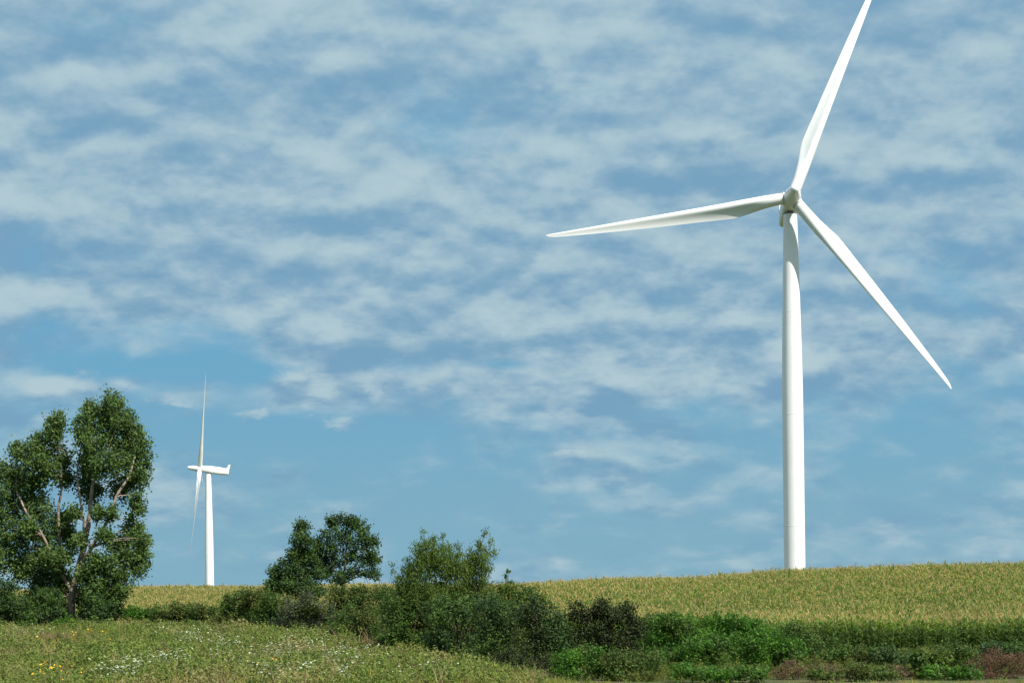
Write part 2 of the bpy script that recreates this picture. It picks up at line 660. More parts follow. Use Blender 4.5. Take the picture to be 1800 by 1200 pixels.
#  tall cottonwood on the left
cw = [(200, 712, 15, 20), (186, 735, 24, 26), (155, 728, 16, 18), (150, 755, 22, 24), (217, 745, 20, 26), (200, 775, 40, 34), (155, 790, 26, 32), (240, 778, 24, 32),
      (228, 815, 36, 30), (180, 822, 38, 26, -1.2), (150, 838, 22, 26, 1.5), (248, 840, 18, 24), (215, 856, 30, 20, 1.8), (160, 868, 26, 20, 1.8), (240, 890, 15, 22, .8),
      (232, 930, 20, 18, 1.2), (246, 955, 22, 24), (228, 985, 24, 26), (250, 990, 16, 24), (205, 965, 24, 22, 1.5), (190, 1005, 30, 26, -.8), (160, 1030, 36, 24, -1.2), (212, 1030, 26, 22),
      (100, 745, 14, 20), (92, 775, 19, 24), (64, 785, 13, 18), (55, 815, 30, 30), (30, 800, 10, 16), (15, 845, 24, 32), (52, 855, 32, 32), (85, 825, 24, 30), (112, 812, 12, 24, .8), (112, 846, 14, 16, 1.2),
      (20, 900, 32, 32), (68, 900, 26, 26), (-20, 900, 30, 50), (30, 945, 34, 26), (80, 945, 30, 28, 1.0), (110, 925, 20, 24, 1.6), (15, 985, 34, 26), (62, 985, 34, 26), (102, 985, 30, 26, -.5),
      (125, 955, 18, 22, 1.5), (85, 1020, 36, 24), (118, 1028, 22, 20, 1.0), (40, 1008, 22, 18), (-25, 960, 30, 40),
      (168, 990, 14, 14, -1.6), (140, 955, 10, 12, -1.2), (185, 945, 12, 12, -1.6), (130, 905, 10, 14, -.9), (172, 905, 10, 12, -1.2), (150, 1010, 16, 14, -1.7), (200, 905, 10, 10, -1.4), (50, 930, 12, 14, -1.8), (90, 985, 14, 14, -1.6)]
cw = [(c[0], c[1], c[2] * .80, c[3] * 1.12) + tuple(c[4:]) for c in cw]
cw += [(186, 1058, 18, 26), (168, 1062, 14, 26, .4), (92, 1062, 20, 28), (60, 1055, 22, 26), (205, 1050, 14, 20), (146, 1062, 10, 20, .6), (104, 1085, 12, 16), (160, 1088, 14, 14)]
cst = [([(124, 1096), (126, 1050), (138, 1000), (150, 950), (158, 900), (164, 850), (178, 790), (195, 725)], .36, .05),
       ([(137, 1002, .1), (162, 962, -.5), (188, 918, -.8), (205, 872, -.9), (226, 836, -.6), (238, 800, 0)], .17, .06),
       ([(128, 1045, 0), (98, 990, -.3), (78, 945, -.9), (48, 902, -1.1), (30, 860, -.5), (28, 815, 0)], .14, .05),
       ([(148, 960, .1), (147, 915, -.6), (140, 870, -.4), (136, 820, .2), (150, 760, .5)], .14, .04),
       ([(116, 1094, .6), (112, 1040, .7), (105, 980, .8), (103, 900, .6), (108, 840, .3), (100, 760, 0)], .19, .05),
       ([(166, 840, 0), (172, 812, -.9), (186, 800, -1.1)], .10, .03)]
plant('cottonwood_tree', 'tall dark green cottonwood with pale forked trunk and two-lobed crown, at left edge', 'tree', 124, 140, cw, L_cotton,
      .19, 56, TREE, stems=cst, bark=M_bark, seed=3, sub=.42, depth=1.15, per_twig=16)

# two small trees behind the hedge
plant('conical_tree', 'small narrow dark green tree with pointed top, beside the round tree behind the hedge', 'tree', 528, 128,
      [(531, 928, 10, 14), (530, 952, 16, 16), (524, 976, 20, 18), (542, 985, 16, 18), (508, 1000, 22, 18), (540, 1012, 24, 20), (486, 1012, 14, 14), (478, 1028, 14, 12), (512, 1030, 36, 20), (545, 1040, 26, 18)],
      L_deep, .14, 130, TREE, stems=[([(528, 1092), (529, 1020), (531, 930)], .14, .03)], seed=4, sub=.3, alt=L_green)
plant('round_tree', 'small round-headed dark tree with sky showing through, behind the hedge', 'tree', 600, 130,
      [(586, 920, 9, 12), (612, 918, 22, 12), (632, 930, 18, 14), (590, 945, 24, 16), (620, 950, 26, 18), (650, 958, 13, 16), (575, 968, 20, 16), (605, 980, 24, 16), (640, 985, 20, 16), (657, 985, 9, 16),
       (578, 1000, 18, 14), (616, 1008, 18, 10), (652, 1010, 13, 12), (594, 1018, 14, 10), (562, 985, 12, 18), (566, 1008, 16, 16), (553, 960, 8, 12)],
      L_deep, .14, 70, TREE, stems=[([(600, 1090), (602, 1030), (606, 990), (612, 930)], .17, .03), ([(602, 1030), (585, 995), (580, 950)], .08, .02), ([(603, 1015), (630, 985), (645, 955)], .08, .02), ([(602, 1025), (640, 1008), (655, 1000)], .05, .02)], seed=5, sub=.3, alt=L_green)

# willow-like shrub with upright shoots
ws = [(716, 985), (735, 955), (745, 938), (762, 948), (778, 945), (790, 965), (806, 960), (826, 968), (842, 962), (852, 938), (864, 952), (705, 1010), (690, 1000), (868, 975)]
wcl = [(740, 1005, 26, 26), (770, 1000, 26, 30), (800, 1010, 26, 26), (765, 1040, 50, 22), (835, 1020, 20, 26), (715, 1025, 20, 18), (820, 1045, 36, 20), (735, 978, 15, 26), (758, 972, 16, 30), (780, 980, 18, 28), (806, 990, 16, 24), (830, 990, 12, 24), (850, 985, 9, 24), (720, 1005, 16, 20)]
for (px, py) in ws:
    wcl += [(px, py, 4, 9), (px * .9 + 775 * .1, py + 22, 6, 12), (px * .8 + 775 * .2, py + 42, 9, 14)]
plant('willow_shrub', 'tall light green shrub with thin upright shoots standing above the hedge', 'shrub', 775, 100, wcl, L_willow, .12, 150,
      stems=[([(775 + (px - 775) * .15, 1150), (775 + (px - 775) * .6, 1050), (px, py - 3)], .035, .008) for px, py in ws], seed=6, sub=.2, aspect=.38, narrow=True, rough_edge=False, per_twig=10)
plant('seedling_tree', 'lone small sapling poking above the hedge against the sky', 'sapling', 893, 104,
      [(893, 1004, 4, 6), (891, 1015, 4, 5), (895, 1022, 5, 6)], L_green, .10, 45, stems=[([(893, 1105), (893, 1050), (893, 1000)], .025, .008)], seed=8, sub=.1, rough_edge=False, twigs=False)

# hedge row shrubs: (name, label, base px, distance, clumps, material, leaf size, density)
HG = 'shrubs of the hedge row'
SHR = [
    ('shrub', 'dark shrub at the left edge of the photo, below the cottonwood', 12, 134, [(8, 1035, 24, 18), (20, 1065, 30, 22), (-15, 1060, 30, 30), (40, 1085, 26, 14)], L_deep, .12, 60),
    ('shrub', 'dark green shrub left of the cottonwood trunk foot', 78, 136, [(78, 1060, 30, 24), (60, 1085, 26, 14), (98, 1080, 20, 18)], L_deep, .12, 60),
    ('shrub', 'dark shrub hugging the right side of the cottonwood trunk', 166, 137, [(162, 1068, 20, 26), (185, 1075, 20, 22), (172, 1095, 22, 12)], L_deep, .12, 60),
    ('leafy_weed', 'low bright green leafy weed at the foot of the cottonwood trunk', 118, 133, [(118, 1096, 14, 9), (108, 1102, 10, 6)], L_bright, .11, 80),
    ('shrub', 'bright green low shrub under the left cornfield, right of the cottonwood', 232, 141, [(225, 1080, 22, 14), (255, 1082, 26, 14), (212, 1095, 20, 12)], L_bright, .12, 60),
    ('shrub', 'brownish green shrub below the distant turbine', 305, 136, [(290, 1080, 26, 16), (325, 1076, 30, 18), (355, 1078, 22, 18), (305, 1096, 36, 12), (345, 1098, 34, 12)], L_olive, .12, 60),
    ('shrub', 'dense dark green rounded shrub right of the brownish one', 412, 127, [(402, 1066, 20, 20), (425, 1060, 24, 22), (440, 1085, 30, 20), (405, 1092, 24, 16)], L_green, .11, 75),
    ('shrub', 'mid green shrub in front of the narrow pointed tree', 462, 126, [(455, 1050, 24, 16), (480, 1060, 26, 20), (465, 1085, 26, 18), (490, 1092, 22, 14)], L_green, .11, 70),
    ('shrub', 'grey green woolly shrub below the two small trees', 535, 121, [(510, 1075, 28, 20), (545, 1065, 26, 22), (530, 1095, 40, 18), (570, 1085, 24, 22), (500, 1100, 24, 12)], L_grey, .10, 70),
    ('shrub', 'olive shrub directly under the round-headed tree', 622, 122, [(600, 1050, 28, 18), (640, 1048, 30, 20), (620, 1070, 40, 20)], L_olive, .11, 65),
    ('shrub', 'low olive shrub in the gap between the round tree and upright shrub', 688, 118, [(680, 1048, 22, 18), (705, 1055, 22, 20), (690, 1075, 28, 18)], L_olive, .11, 65),
    ('shrub', 'olive shrub with pale leaf tips at the meadow side of the hedge', 630, 108, [(610, 1090, 34, 22), (650, 1095, 32, 26), (635, 1115, 36, 18), (600, 1110, 22, 14)], L_olive, .10, 70),
    ('shrub', 'large green shrub bulging toward the meadow beneath the upright shrub', 715, 100, [(700, 1075, 36, 30), (735, 1085, 36, 36), (690, 1115, 36, 26), (730, 1125, 40, 22)], L_green, .10, 70),
    ('shrub', 'dark green shrub with shadowed hollows right of the bulging one', 790, 94, [(780, 1085, 34, 34), (815, 1080, 30, 30), (775, 1130, 30, 26), (810, 1135, 34, 26)], L_deep, .10, 65),
    ('shrub', 'shadowy green shrub at the foot of the tall upright shoots, left half', 745, 103, [(735, 1045, 34, 24), (760, 1060, 34, 26), (725, 1070, 26, 24)], L_green, .10, 60),
    ('shrub', 'olive green shrub at the foot of the tall upright shoots, right half', 830, 101, [(820, 1050, 30, 24), (850, 1055, 30, 26), (835, 1080, 34, 26)], L_olive, .10, 60),
    ('shrub', 'yellowish weedy shrub at the cornfield edge under the lone sapling', 905, 98, [(880, 1045, 24, 16), (915, 1045, 24, 18), (900, 1065, 36, 18), (940, 1060, 20, 16)], L_lime, .10, 55),
    ('shrub', 'dusky green shrub below the lone sapling', 870, 90, [(860, 1080, 34, 34), (895, 1090, 34, 34), (870, 1130, 36, 34), (850, 1160, 24, 18)], L_deep, .09, 65),
    ('shrub', 'blackish shrub in the middle of the hedge', 950, 87, [(935, 1085, 32, 28), (965, 1095, 34, 34), (940, 1130, 34, 34), (985, 1130, 26, 34)], L_black, .09, 65),
    ('shrub', 'wine tinted dark shrub with ragged top at the right end of the dark hedge', 1050, 88, [(1012, 1080, 14, 22), (1030, 1092, 22, 22), (1058, 1070, 12, 16), (1072, 1084, 24, 22), (1045, 1120, 40, 30), (1104, 1078, 12, 18), (1098, 1098, 24, 24), (1118, 1112, 16, 24), (1085, 1135, 34, 24)], L_wine, .09, 65),
    ('shrub', 'reddish brown low shrub at the foot of the dark hedge', 905, 83, [(895, 1165, 30, 20), (925, 1180, 24, 16), (955, 1175, 24, 20)], L_wine, .08, 70),
    ('bramble', 'fresh green bramble in front of the dark hedge', 1020, 80.5, [(1000, 1165, 30, 20), (1035, 1158, 30, 22), (1060, 1175, 30, 18), (1010, 1185, 36, 14)], L_bright, .09, 70),
    ('bramble', 'grassy green bramble right of the fresh one, at the bottom edge', 1110, 80, [(1090, 1165, 30, 22), (1130, 1165, 30, 24), (1110, 1188, 40, 14)], L_green, .09, 70),
    ('bramble', 'mid green bramble bank meeting the cornfield beside the wine tinted shrub', 1175, 95, [(1150, 1095, 24, 16), (1190, 1095, 34, 20), (1165, 1120, 36, 24), (1215, 1120, 30, 22)], L_bright, .10, 70),
    ('bramble', 'deep green bramble mound in front of the near turbine side of the corn', 1280, 95, [(1260, 1095, 30, 18), (1300, 1100, 32, 20), (1270, 1125, 40, 24), (1330, 1110, 26, 20)], L_bright, .10, 70),
    ('bramble', 'bright green bramble mound lit by the sun, low in the middle right', 1240, 85, [(1215, 1145, 34, 20), (1255, 1140, 34, 22), (1235, 1170, 44, 20), (1185, 1160, 28, 20)], L_bright, .10, 70),
    ('bramble', 'bright green bramble mound right of the sunlit one', 1335, 86, [(1310, 1140, 34, 24), (1350, 1135, 34, 26), (1330, 1170, 44, 22), (1385, 1150, 30, 26)], L_bright, .10, 70),
    ('bramble', 'sprawling bramble at the left end of the exposed corn edge', 1415, 91, [(1390, 1115, 24, 18), (1420, 1135, 28, 22), (1410, 1165, 36, 20), (1445, 1165, 24, 18)], L_green, .10, 65),
    ('bramble', 'low dull green bramble at the foot of the corn', 1500, 88, [(1470, 1150, 28, 20), (1505, 1158, 34, 22), (1490, 1182, 44, 14)], L_green, .10, 60),
    ('bramble', 'dark leafy bramble left of the broad-leaved plant', 1580, 87, [(1555, 1155, 26, 18), (1590, 1165, 28, 18), (1570, 1185, 36, 12)], L_deep, .10, 60),
    ('bramble', 'weedy green bramble between the broad-leaved plant and the rusty brush', 1685, 86, [(1665, 1150, 28, 18), (1695, 1158, 26, 20), (1675, 1182, 36, 14)], L_green, .10, 60),
    ('bramble', 'dull green bramble behind the rusty brush, at the right edge', 1780, 90, [(1740, 1145, 28, 16), (1780, 1145, 30, 18), (1815, 1150, 26, 18)], L_deep, .10, 60),
    ('broadleaf_plant', 'small light green broad-leaved plant near the bottom right', 1628, 79.5, [(1615, 1160, 7, 8), (1630, 1172, 11, 7), (1650, 1166, 7, 9), (1622, 1182, 13, 8), (1645, 1186, 10, 8)], L_lime, .20, 40),
    ('dead_brush', 'rusty red dead brush in the bottom right corner', 1750, 79, [(1722, 1172, 26, 20), (1755, 1160, 32, 16), (1788, 1166, 28, 18), (1740, 1186, 40, 16), (1790, 1188, 34, 14)], L_rust, .08, 95),
    ('dead_brush', 'small tan dead brush left of the broad-leaved plant', 1588, 79.5, [(1578, 1180, 14, 12), (1598, 1187, 12, 10)], L_tan, .08, 80),
    ('dead_brush', 'brown withered brush at the foot of the sunlit brambles', 1395, 80.5, [(1390, 1174, 18, 14), (1414, 1183, 18, 12), (1368, 1186, 14, 10)], L_tan, .08, 80),
    ('dead_brush', 'brown withered brush below the gap between the two sunlit bramble mounds', 1290, 80, [(1280, 1186, 18, 10), (1300, 1190, 16, 9)], L_tan, .08, 80),
    ('bramble', 'low bright green bramble at the bottom edge under the sunlit mounds', 1260, 78, [(1215, 1182, 34, 14), (1265, 1186, 40, 12), (1320, 1184, 34, 13)], L_bright, .10, 60),
    ('bramble', 'low olive bramble at the bottom edge below the corn', 1530, 77.5, [(1500, 1184, 26, 13), (1540, 1188, 34, 12), (1450, 1190, 30, 10)], L_olive, .10, 60),
    ('bramble', 'low green bramble at the bottom edge left of the rusty brush', 1670, 77.5, [(1660, 1186, 30, 13), (1695, 1188, 26, 13)], L_bright, .10, 60),
    ('dead_brush', 'dark brown brush clump between the dull bramble and the small tan brush', 1460, 80, [(1452, 1180, 16, 12), (1475, 1186, 14, 10)], L_tan, .08, 80),
]
ALT = {L_green.name: L_olive, L_olive.name: L_green, L_deep.name: L_green, L_bright.name: L_green, L_black.name: L_deep, L_wine.name: L_black, L_grey.name: L_olive, L_rust.name: L_tan, L_lime.name: L_green}
for i, (nm, lb, bx, d, cl, mt, ls, dn) in enumerate(SHR):
    cat = {'shrub': 'shrub', 'bramble': 'bramble', 'leafy_weed': 'weed', 'broadleaf_plant': 'plant', 'dead_brush': 'brush'}[nm]
    grp = {'shrub': HG, 'bramble': 'brambles along the corn edge', 'dead_brush': 'dead brush in the verge'}.get(nm)
    # skirt of foliage down to the soil
    base_y = HY - (G(bx, d)[2] - EYE) / d * F - ROLL * (bx - CX)
    xs = [c[0] for c in cl]
    low = max(c[1] + c[3] for c in cl)
    extra = []
    if low < base_y - 4:
        for xx in np.linspace(min(xs) - 4, max(xs) + 4, 3):
            h = (base_y - low) / 2 + 8
            extra.append((xx, (base_y + low) / 2, 20, h))
    plant(nm, lb, cat, bx, d, cl + extra, mt, ls * 1.15, dn * 1.9, ('foliage', 'stem'), group=grp, seed=40 + i, sub=.26 if nm != 'dead_brush' else .16,
          up=.35, jitter=.3, depth=.9, stem_r=.03, aspect=.7 if nm != 'dead_brush' else .3, alt=ALT.get(mt.name))

# ------------------------------------------------------------------ scattered ground cover (uncountable)
def scatter(name, pts, rot, scl, idx, sources, kind='stuff', label=None, cat=None):
    me = bpy.data.meshes.new(name)
    me.vertices.add(len(pts)); me.vertices.foreach_set('co', np.asarray(pts, np.float32).ravel())
    for nm, typ, arr, key in (('rot', 'FLOAT_VECTOR', rot, 'vector'), ('scl', 'FLOAT_VECTOR', scl, 'vector'), ('idx', 'INT', idx, 'value')):
        a = me.attributes.new(nm, typ, 'POINT')
        a.data.foreach_set(key, np.asarray(arr, np.int32 if typ == 'INT' else np.float32).ravel())
    me.update()
    o = link(name, me)
    tag(o, label, cat, None, kind)
    ng = bpy.data.node_groups.new(name, 'GeometryNodeTree')
    ng.interface.new_socket('Geometry', in_out='INPUT', socket_type='NodeSocketGeometry')
    ng.interface.new_socket('Geometry', in_out='OUTPUT', socket_type='NodeSocketGeometry')
    n, l = ng.nodes, ng.links
    gi = n.new('NodeGroupInput'); go = n.new('NodeGroupOutput')
    iop = n.new('GeometryNodeInstanceOnPoints')
    iop.inputs['Pick Instance'].default_value = True
    join = n.new('GeometryNodeJoinGeometry')
    for s in sources:
        oi = n.new('GeometryNodeObjectInfo')
        oi.inputs['Object'].default_value = s
        oi.inputs['As Instance'].default_value = True
        l.new(oi.outputs['Geometry'], join.inputs[0])

    def attr(nm, typ):
        a = n.new('GeometryNodeInputNamedAttribute')
        a.data_type = typ
        a.inputs['Name'].default_value = nm
        return a.outputs[0]
    l.new(gi.outputs[0], iop.inputs['Points'])
    l.new(join.outputs[0], iop.inputs['Instance'])
    l.new(attr('idx', 'INT'), iop.inputs['Instance Index'])
    er = n.new('FunctionNodeEulerToRotation')
    l.new(attr('rot', 'FLOAT_VECTOR'), er.inputs[0])
    l.new(er.outputs[0], iop.inputs['Rotation'])
    l.new(attr('scl', 'FLOAT_VECTOR'), iop.inputs['Scale'])
    l.new(iop.outputs[0], go.inputs[0])
    md = o.modifiers.new('scatter', 'NODES')
    md.node_group = ng
    return o


def strip(p0, dirs, widths, seg, side):
    """ribbon: starts at p0, follows successive direction vectors"""
    pts = [np.asarray(p0, float)]
    for dvec in dirs:
        pts.append(pts[-1] + np.asarray(dvec) * seg)
    V = []
    for p, w in zip(pts, widths):
        V += [p - side * w / 2, p + side * w / 2]
    Q = [(2 * i, 2 * i + 1, 2 * i + 3, 2 * i + 2) for i in range(len(pts) - 1)]
    return np.array(V), np.array(Q)


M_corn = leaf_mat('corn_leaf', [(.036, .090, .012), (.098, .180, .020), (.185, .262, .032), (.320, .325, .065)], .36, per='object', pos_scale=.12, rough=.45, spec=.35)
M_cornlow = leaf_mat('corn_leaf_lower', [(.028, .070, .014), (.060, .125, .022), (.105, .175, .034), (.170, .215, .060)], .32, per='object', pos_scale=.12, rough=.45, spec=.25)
M_tassel = leaf_mat('corn_tassel', [(.38, .26, .095), (.52, .37, .15), (.60, .46, .21)], .2, per='object', pos_scale=.15, rough=.8)


M_corngreen = leaf_mat('corn_leaf_green', [(.028, .078, .011), (.078, .160, .018), (.155, .245, .030), (.275, .310, .055)], .34, per='object', pos_scale=.12, rough=.45, spec=.3)


def corn_source(k, green=False):
    rng = np.random.default_rng(900 + k)
    Vs, Qs, Ms = [], [], []
    n = 0

    def put(V, Q, mi):
        nonlocal n
        Vs.append(V); Qs.append(Q + n); Ms.append(np.full(len(Q), mi)); n += len(V)
    H = rng.uniform(1.95, 2.2)
    for a in (0, 1.57):
        V, Q = strip((0, 0, -.1), [(0, 0, 1)] * 2, (.035, .03, .015), (H + .1) / 2, np.array((math.cos(a), math.sin(a), 0)))
        put(V, Q, 0)
    plane = rng.uniform(0, math.pi)
    nl = 11
    for i in range(nl):
        z = .35 + (H - .45) * i / (nl - 1)
        a = plane + (i % 2) * math.pi + rng.normal() * .35
        L = (.85 - .35 * abs(i / (nl - 1) - .5)) * rng.uniform(.85, 1.1)
        if i >= nl - 2:
            L *= .7
        el = R(rng.uniform(58, 80) + 6 * i / nl)
        dirs = []
        for s in range(4):
            e = el - s * R(rng.uniform(26, 40))
            dirs.append((math.cos(e) * math.cos(a), math.cos(e) * math.sin(a), math.sin(e)))
        side = np.array((-math.sin(a), math.cos(a), .15))
        V, Q = strip((0, 0, z), dirs, (.05, .095, .09, .055, .006), L / 4, side)
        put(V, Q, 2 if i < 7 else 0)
    for i in range(4 if green else 6):
        a = rng.uniform(0, 2 * math.pi); e = R(rng.uniform(64, 88)) if i else R(90)
        L = rng.uniform(.22, .36)
        dirs = [(math.cos(e) * math.cos(a), math.cos(e) * math.sin(a), math.sin(e)), (math.cos(e - .5) * math.cos(a), math.cos(e - .5) * math.sin(a), math.sin(e - .5))]
        b_ = rng.uniform(0, 6.28)
        side = np.array((math.cos(b_), math.sin(b_), 0))
        V, Q = strip((0, 0, H - .08 + .04 * (i % 3)), dirs, (.012, .019, .007), L / 2, side)
        put(V, Q, 1)
    me = mesh_np('corn_plant', np.concatenate(Vs), np.concatenate(Qs), [M_corngreen if green else M_corn, M_tassel, M_cornlow], np.concatenate(Ms))
    return bpy.data.objects.new('corn_plant', me)


corn_src = [corn_source(k) for k in range(5)] + [corn_source(5 + k, True) for k in range(5)]


def front(X):
    return np.interp(X, [-400, 450, 650, 820, 1400, 2200], [166, 164, 145, 116, 112.5, 112.5])


rows = []
rng = np.random.default_rng(5)
y = 111.0
while y < 335:
    sp = .20 if y < 132 else .36
    dy = .76
    x = np.arange(-.50 * y - 5, .54 * y + 5, sp)
    x = x + rng.normal(size=len(x)) * .04
    rows.append(np.stack([x, np.full(len(x), y) + rng.normal(size=len(x)) * .05], 1))
    y += dy
cp = np.concatenate(rows)
Xp = CX + F * cp[:, 0] / cp[:, 1]
back = np.interp(Xp, [-400, 500, 800, 1100, 2200], [330, 330, 275, 255, 250])
keep = (cp[:, 1] > front(Xp) + rng.normal(size=len(cp)) * .3) & (cp[:, 1] < back) & (Xp > -700) & (Xp < 2650)
cp = cp[keep]
n = len(cp)
cz = height(cp[:, 0], cp[:, 1])
pts = np.stack([cp[:, 0], cp[:, 1], cz - .02], 1)
rot = np.stack([rng.normal(size=n) * .05, rng.normal(size=n) * .05, rng.uniform(0, 6.28, n)], 1)
hs = 1.0 + .05 * np.sin(cp[:, 0] * .21) + rng.normal(size=n) * .085
scl = np.stack([rng.uniform(.9, 1.15, n), rng.uniform(.9, 1.15, n), hs], 1)
pg_ = np.clip((cp[:, 1] - 128) / 45, 0, 1) * .75 + .22 * np.sin(cp[:, 0] * .16 + np.sin(cp[:, 1] * .08) * 2) * np.sin(cp[:, 1] * .11 + 1)
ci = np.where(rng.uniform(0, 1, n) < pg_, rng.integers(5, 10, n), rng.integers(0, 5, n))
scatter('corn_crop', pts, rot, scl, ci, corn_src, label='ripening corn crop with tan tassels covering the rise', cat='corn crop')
print('corn', n)

# meadow grasses
PATCH = [(.14, .52, .66, (.310, .240, .115), .62), (.20, .47, .58, (.130, .230, .030), .75)]
M_grass = leaf_mat('meadow_grass_blade', [(.110, .130, .016), (.245, .245, .030), (.390, .345, .062), (.500, .400, .150)], .3, per='object', pos_scale=.5, patch=PATCH, spec=.1)
M_weed = leaf_mat('meadow_weed_leaf', [(.060, .105, .020), (.140, .195, .038), (.240, .280, .075)], .25, per='object', pos_scale=.4, patch=PATCH[:1], spec=.1)
M_dry = leaf_mat('dry_grass_blade', [(.17, .100, .065), (.28, .180, .115), (.40, .29, .185)], .25, per='object', pos_scale=.4)


def tuft_source(k, mat, nb, h, spread, w):
    rng = np.random.default_rng(300 + k)
    Vs, Qs, n = [], [], 0
    for i in range(nb):
        a = rng.uniform(0, 6.28); r = spread * math.sqrt(rng.uniform(0, 1))
        p0 = (r * math.cos(a), r * math.sin(a), -.03)
        a2 = a + rng.normal() * .9
        e = R(rng.uniform(58, 86))
        L = h * rng.uniform(.55, 1.15)
        dirs = [(math.cos(e - q) * math.cos(a2), math.cos(e - q) * math.sin(a2), math.sin(e - q)) for q in (0, .28, .62)]
        b_ = rng.uniform(0, 6.28)
        V, Q = strip(p0, dirs, (w, w, w * .7, w * .12), L / 3, np.array((math.cos(b_), math.sin(b_), 0)))
        Vs.append(V); Qs.append(Q + n); n += len(V)
    return bpy.data.objects.new('grass_tuft', mesh_np('grass_tuft', np.concatenate(Vs), np.concatenate(Qs), [mat]))


def weed_source(k, mat, nl, h, r, ls):
    rng = np.random.default_rng(500 + k)
    V, Q = leaf_cloud([((0, 0, h * .55), (r, r, h * .45))], nl / (4 * math.pi * r * r), ls, rng, .4, .12, .5, 6)
    V[:, 2] = np.maximum(V[:, 2], 0)
    return bpy.data.objects.new('weed_clump', mesh_np('weed_clump', V, Q, [mat]))


def meadow_points(n, rng, d0=68, d1=150, x0=-600, x1=2500):
    # uniform over the ground area of the wedge
    d = np.sqrt(rng.uniform(d0 ** 2, d1 ** 2, n))
    X = rng.uniform(x0, x1, n)
    x = (X - CX) / F * d
    lim = np.where(X < 380, 147, np.interp(X, [380, 500, 650, 800, 900, 960, 1130, 2050], [134, 123, 109, 96, 85, 79, 71, 70]))
    k = d < lim
    return np.stack([x[k], d[k], height(x[k], d[k])], 1)


rng = np.random.default_rng(21)
gsrc = [tuft_source(k, M_grass, 16, .42, .16, .020) for k in range(5)] + [tuft_source(10 + k, M_dry, 12, .50, .14, .016) for k in range(2)] + [weed_source(k, M_weed, 60, .45, .22, .07) for k in range(4)]
gp = meadow_points(84000, rng)
n = len(gp)
gXp = CX + F * gp[:, 0] / gp[:, 1]
pn = np.sin(gp[:, 0] * .35 + 2) * np.sin(gp[:, 1] * .21 + 1) + .5 * np.sin(gp[:, 0] * .9 + gp[:, 1] * .5)
q = rng.uniform(0, 1, n) + .16 * pn + np.where(gXp > 1130, .10, 0)
u_ = gp[:, 0] / gp[:, 1]; v_ = (gp[:, 2] + .3 - EYE) / gp[:, 1]
def zone(px, py, rx, ry):
    u0, v0 = uv(px, py)
    return np.exp(-((u_ - u0) * F / rx) ** 2 - ((v_ - v0) * F / ry) ** 2)
dryz = zone(110, 1130, 80, 18) + .8 * zone(1230, 1192, 120, 10) + .7 * zone(640, 1140, 40, 14) + .6 * zone(900, 1190, 160, 14) + zone(1420, 1190, 80, 14) + .7 * zone(1600, 1195, 200, 10)
lush = zone(430, 1166, 95, 13) + .8 * zone(200, 1150, 60, 20) + .5 * zone(800, 1180, 60, 10)
q = q + .8 * dryz - .9 * lush
sparse = rng.uniform(0, 1, n) < np.where(gXp > 950, .45, 0)
idx = np.where(q < .60, rng.integers(0, 5, n), np.where(q < .82, rng.integers(7, 11, n), rng.integers(5, 7, n)))
idx = np.where(sparse, rng.integers(7, 11, n), idx)
s = rng.uniform(.6, 1.5, n) * (1.1 + .3 * pn) * np.where(gXp > 950, .62, 1.3)
scatter('meadow_grass', gp, np.stack([rng.normal(size=n) * .1, rng.normal(size=n) * .1, rng.uniform(0, 6.28, n)], 1), np.stack([s, s, s * rng.uniform(.75, 1.2, n)], 1), idx, gsrc,
        label='rough mixed meadow grass and weeds in the foreground', cat='grass')
print('grass', n)

# tangle of tall weeds along the hedge and corn foot
rng = np.random.default_rng(23)
M_tangle = leaf_mat('tall_weed_leaf', [(.034, .060, .012), (.090, .130, .024), (.170, .200, .044), (.260, .225, .090)], .25, per='object', pos_scale=.6, spec=.1)
tsrc = [tuft_source(60 + k, M_tangle, 14, 1.15, .20, .030) for k in range(3)] + [weed_source(60 + k, M_tangle, 170, 1.1, .34, .10) for k in range(4)] + [tuft_source(70, M_dry, 12, 1.0, .16, .020)]
n1 = 1500
n0 = 7300
tX = rng.uniform(-600, 2500, n0)
tl = np.interp(tX, [-200, 380, 500, 650, 900, 1130, 1300, 1450, 2050], [136, 136, 125, 112, 90, 82, 84, 86, 88])
td = np.maximum(tl + np.where(tX > 900, rng.uniform(-4, 8, n0), rng.uniform(-3, 12, n0)), 79)
# loose drifts of the same weeds out in the meadow
mX = rng.uniform(-200, 950, n1 * 3); md = rng.uniform(72, 128, n1 * 3)
mk = (np.sin(mX * .021 + md * .11) + np.sin(mX * .009 - md * .19 + 2) + rng.normal(size=n1 * 3) * .5 > .7) & (md < np.interp(mX, [-200, 380, 650, 950], [132, 128, 104, 82]))
mX, md = mX[mk][:n1], md[mk][:n1]
n0 += len(mX)
tl = np.concatenate([tl, md]); td = np.concatenate([td, md]); tX = np.concatenate([tX, mX])
tx = (tX - CX) / F * td
tp = np.stack([tx, td, height(tx, td)], 1)
ti = np.where(rng.uniform(0, 1, n0) < .45, rng.integers(0, 3, n0), np.where(rng.uniform(0, 1, n0) < .9, rng.integers(3, 7, n0), 7))
ti = np.where(tX > 900, rng.integers(3, 7, n0), ti)
ts = rng.uniform(.45, 1.3, n0) * np.where(tX > 900, .8, 1.0) * np.clip(.62 + (td - tl) * .06, .4, 1.1)
scatter('tall_weeds', tp, np.stack([rng.normal(size=n0) * .12, rng.normal(size=n0) * .12, rng.uniform(0, 6.28, n0)], 1), np.stack([ts, ts, ts], 1), ti, tsrc,
        label='tangled tall weeds and grasses along the hedge foot', cat='weeds')

# flowers
M_petal = plain_mat('white_flower', (.38, .42, .30), (.27, .32, .21), 9, .8, .2)
M_gold = plain_mat('yellow_flower', (.62, .42, .03), (.50, .30, .02), 9, .8, .2)


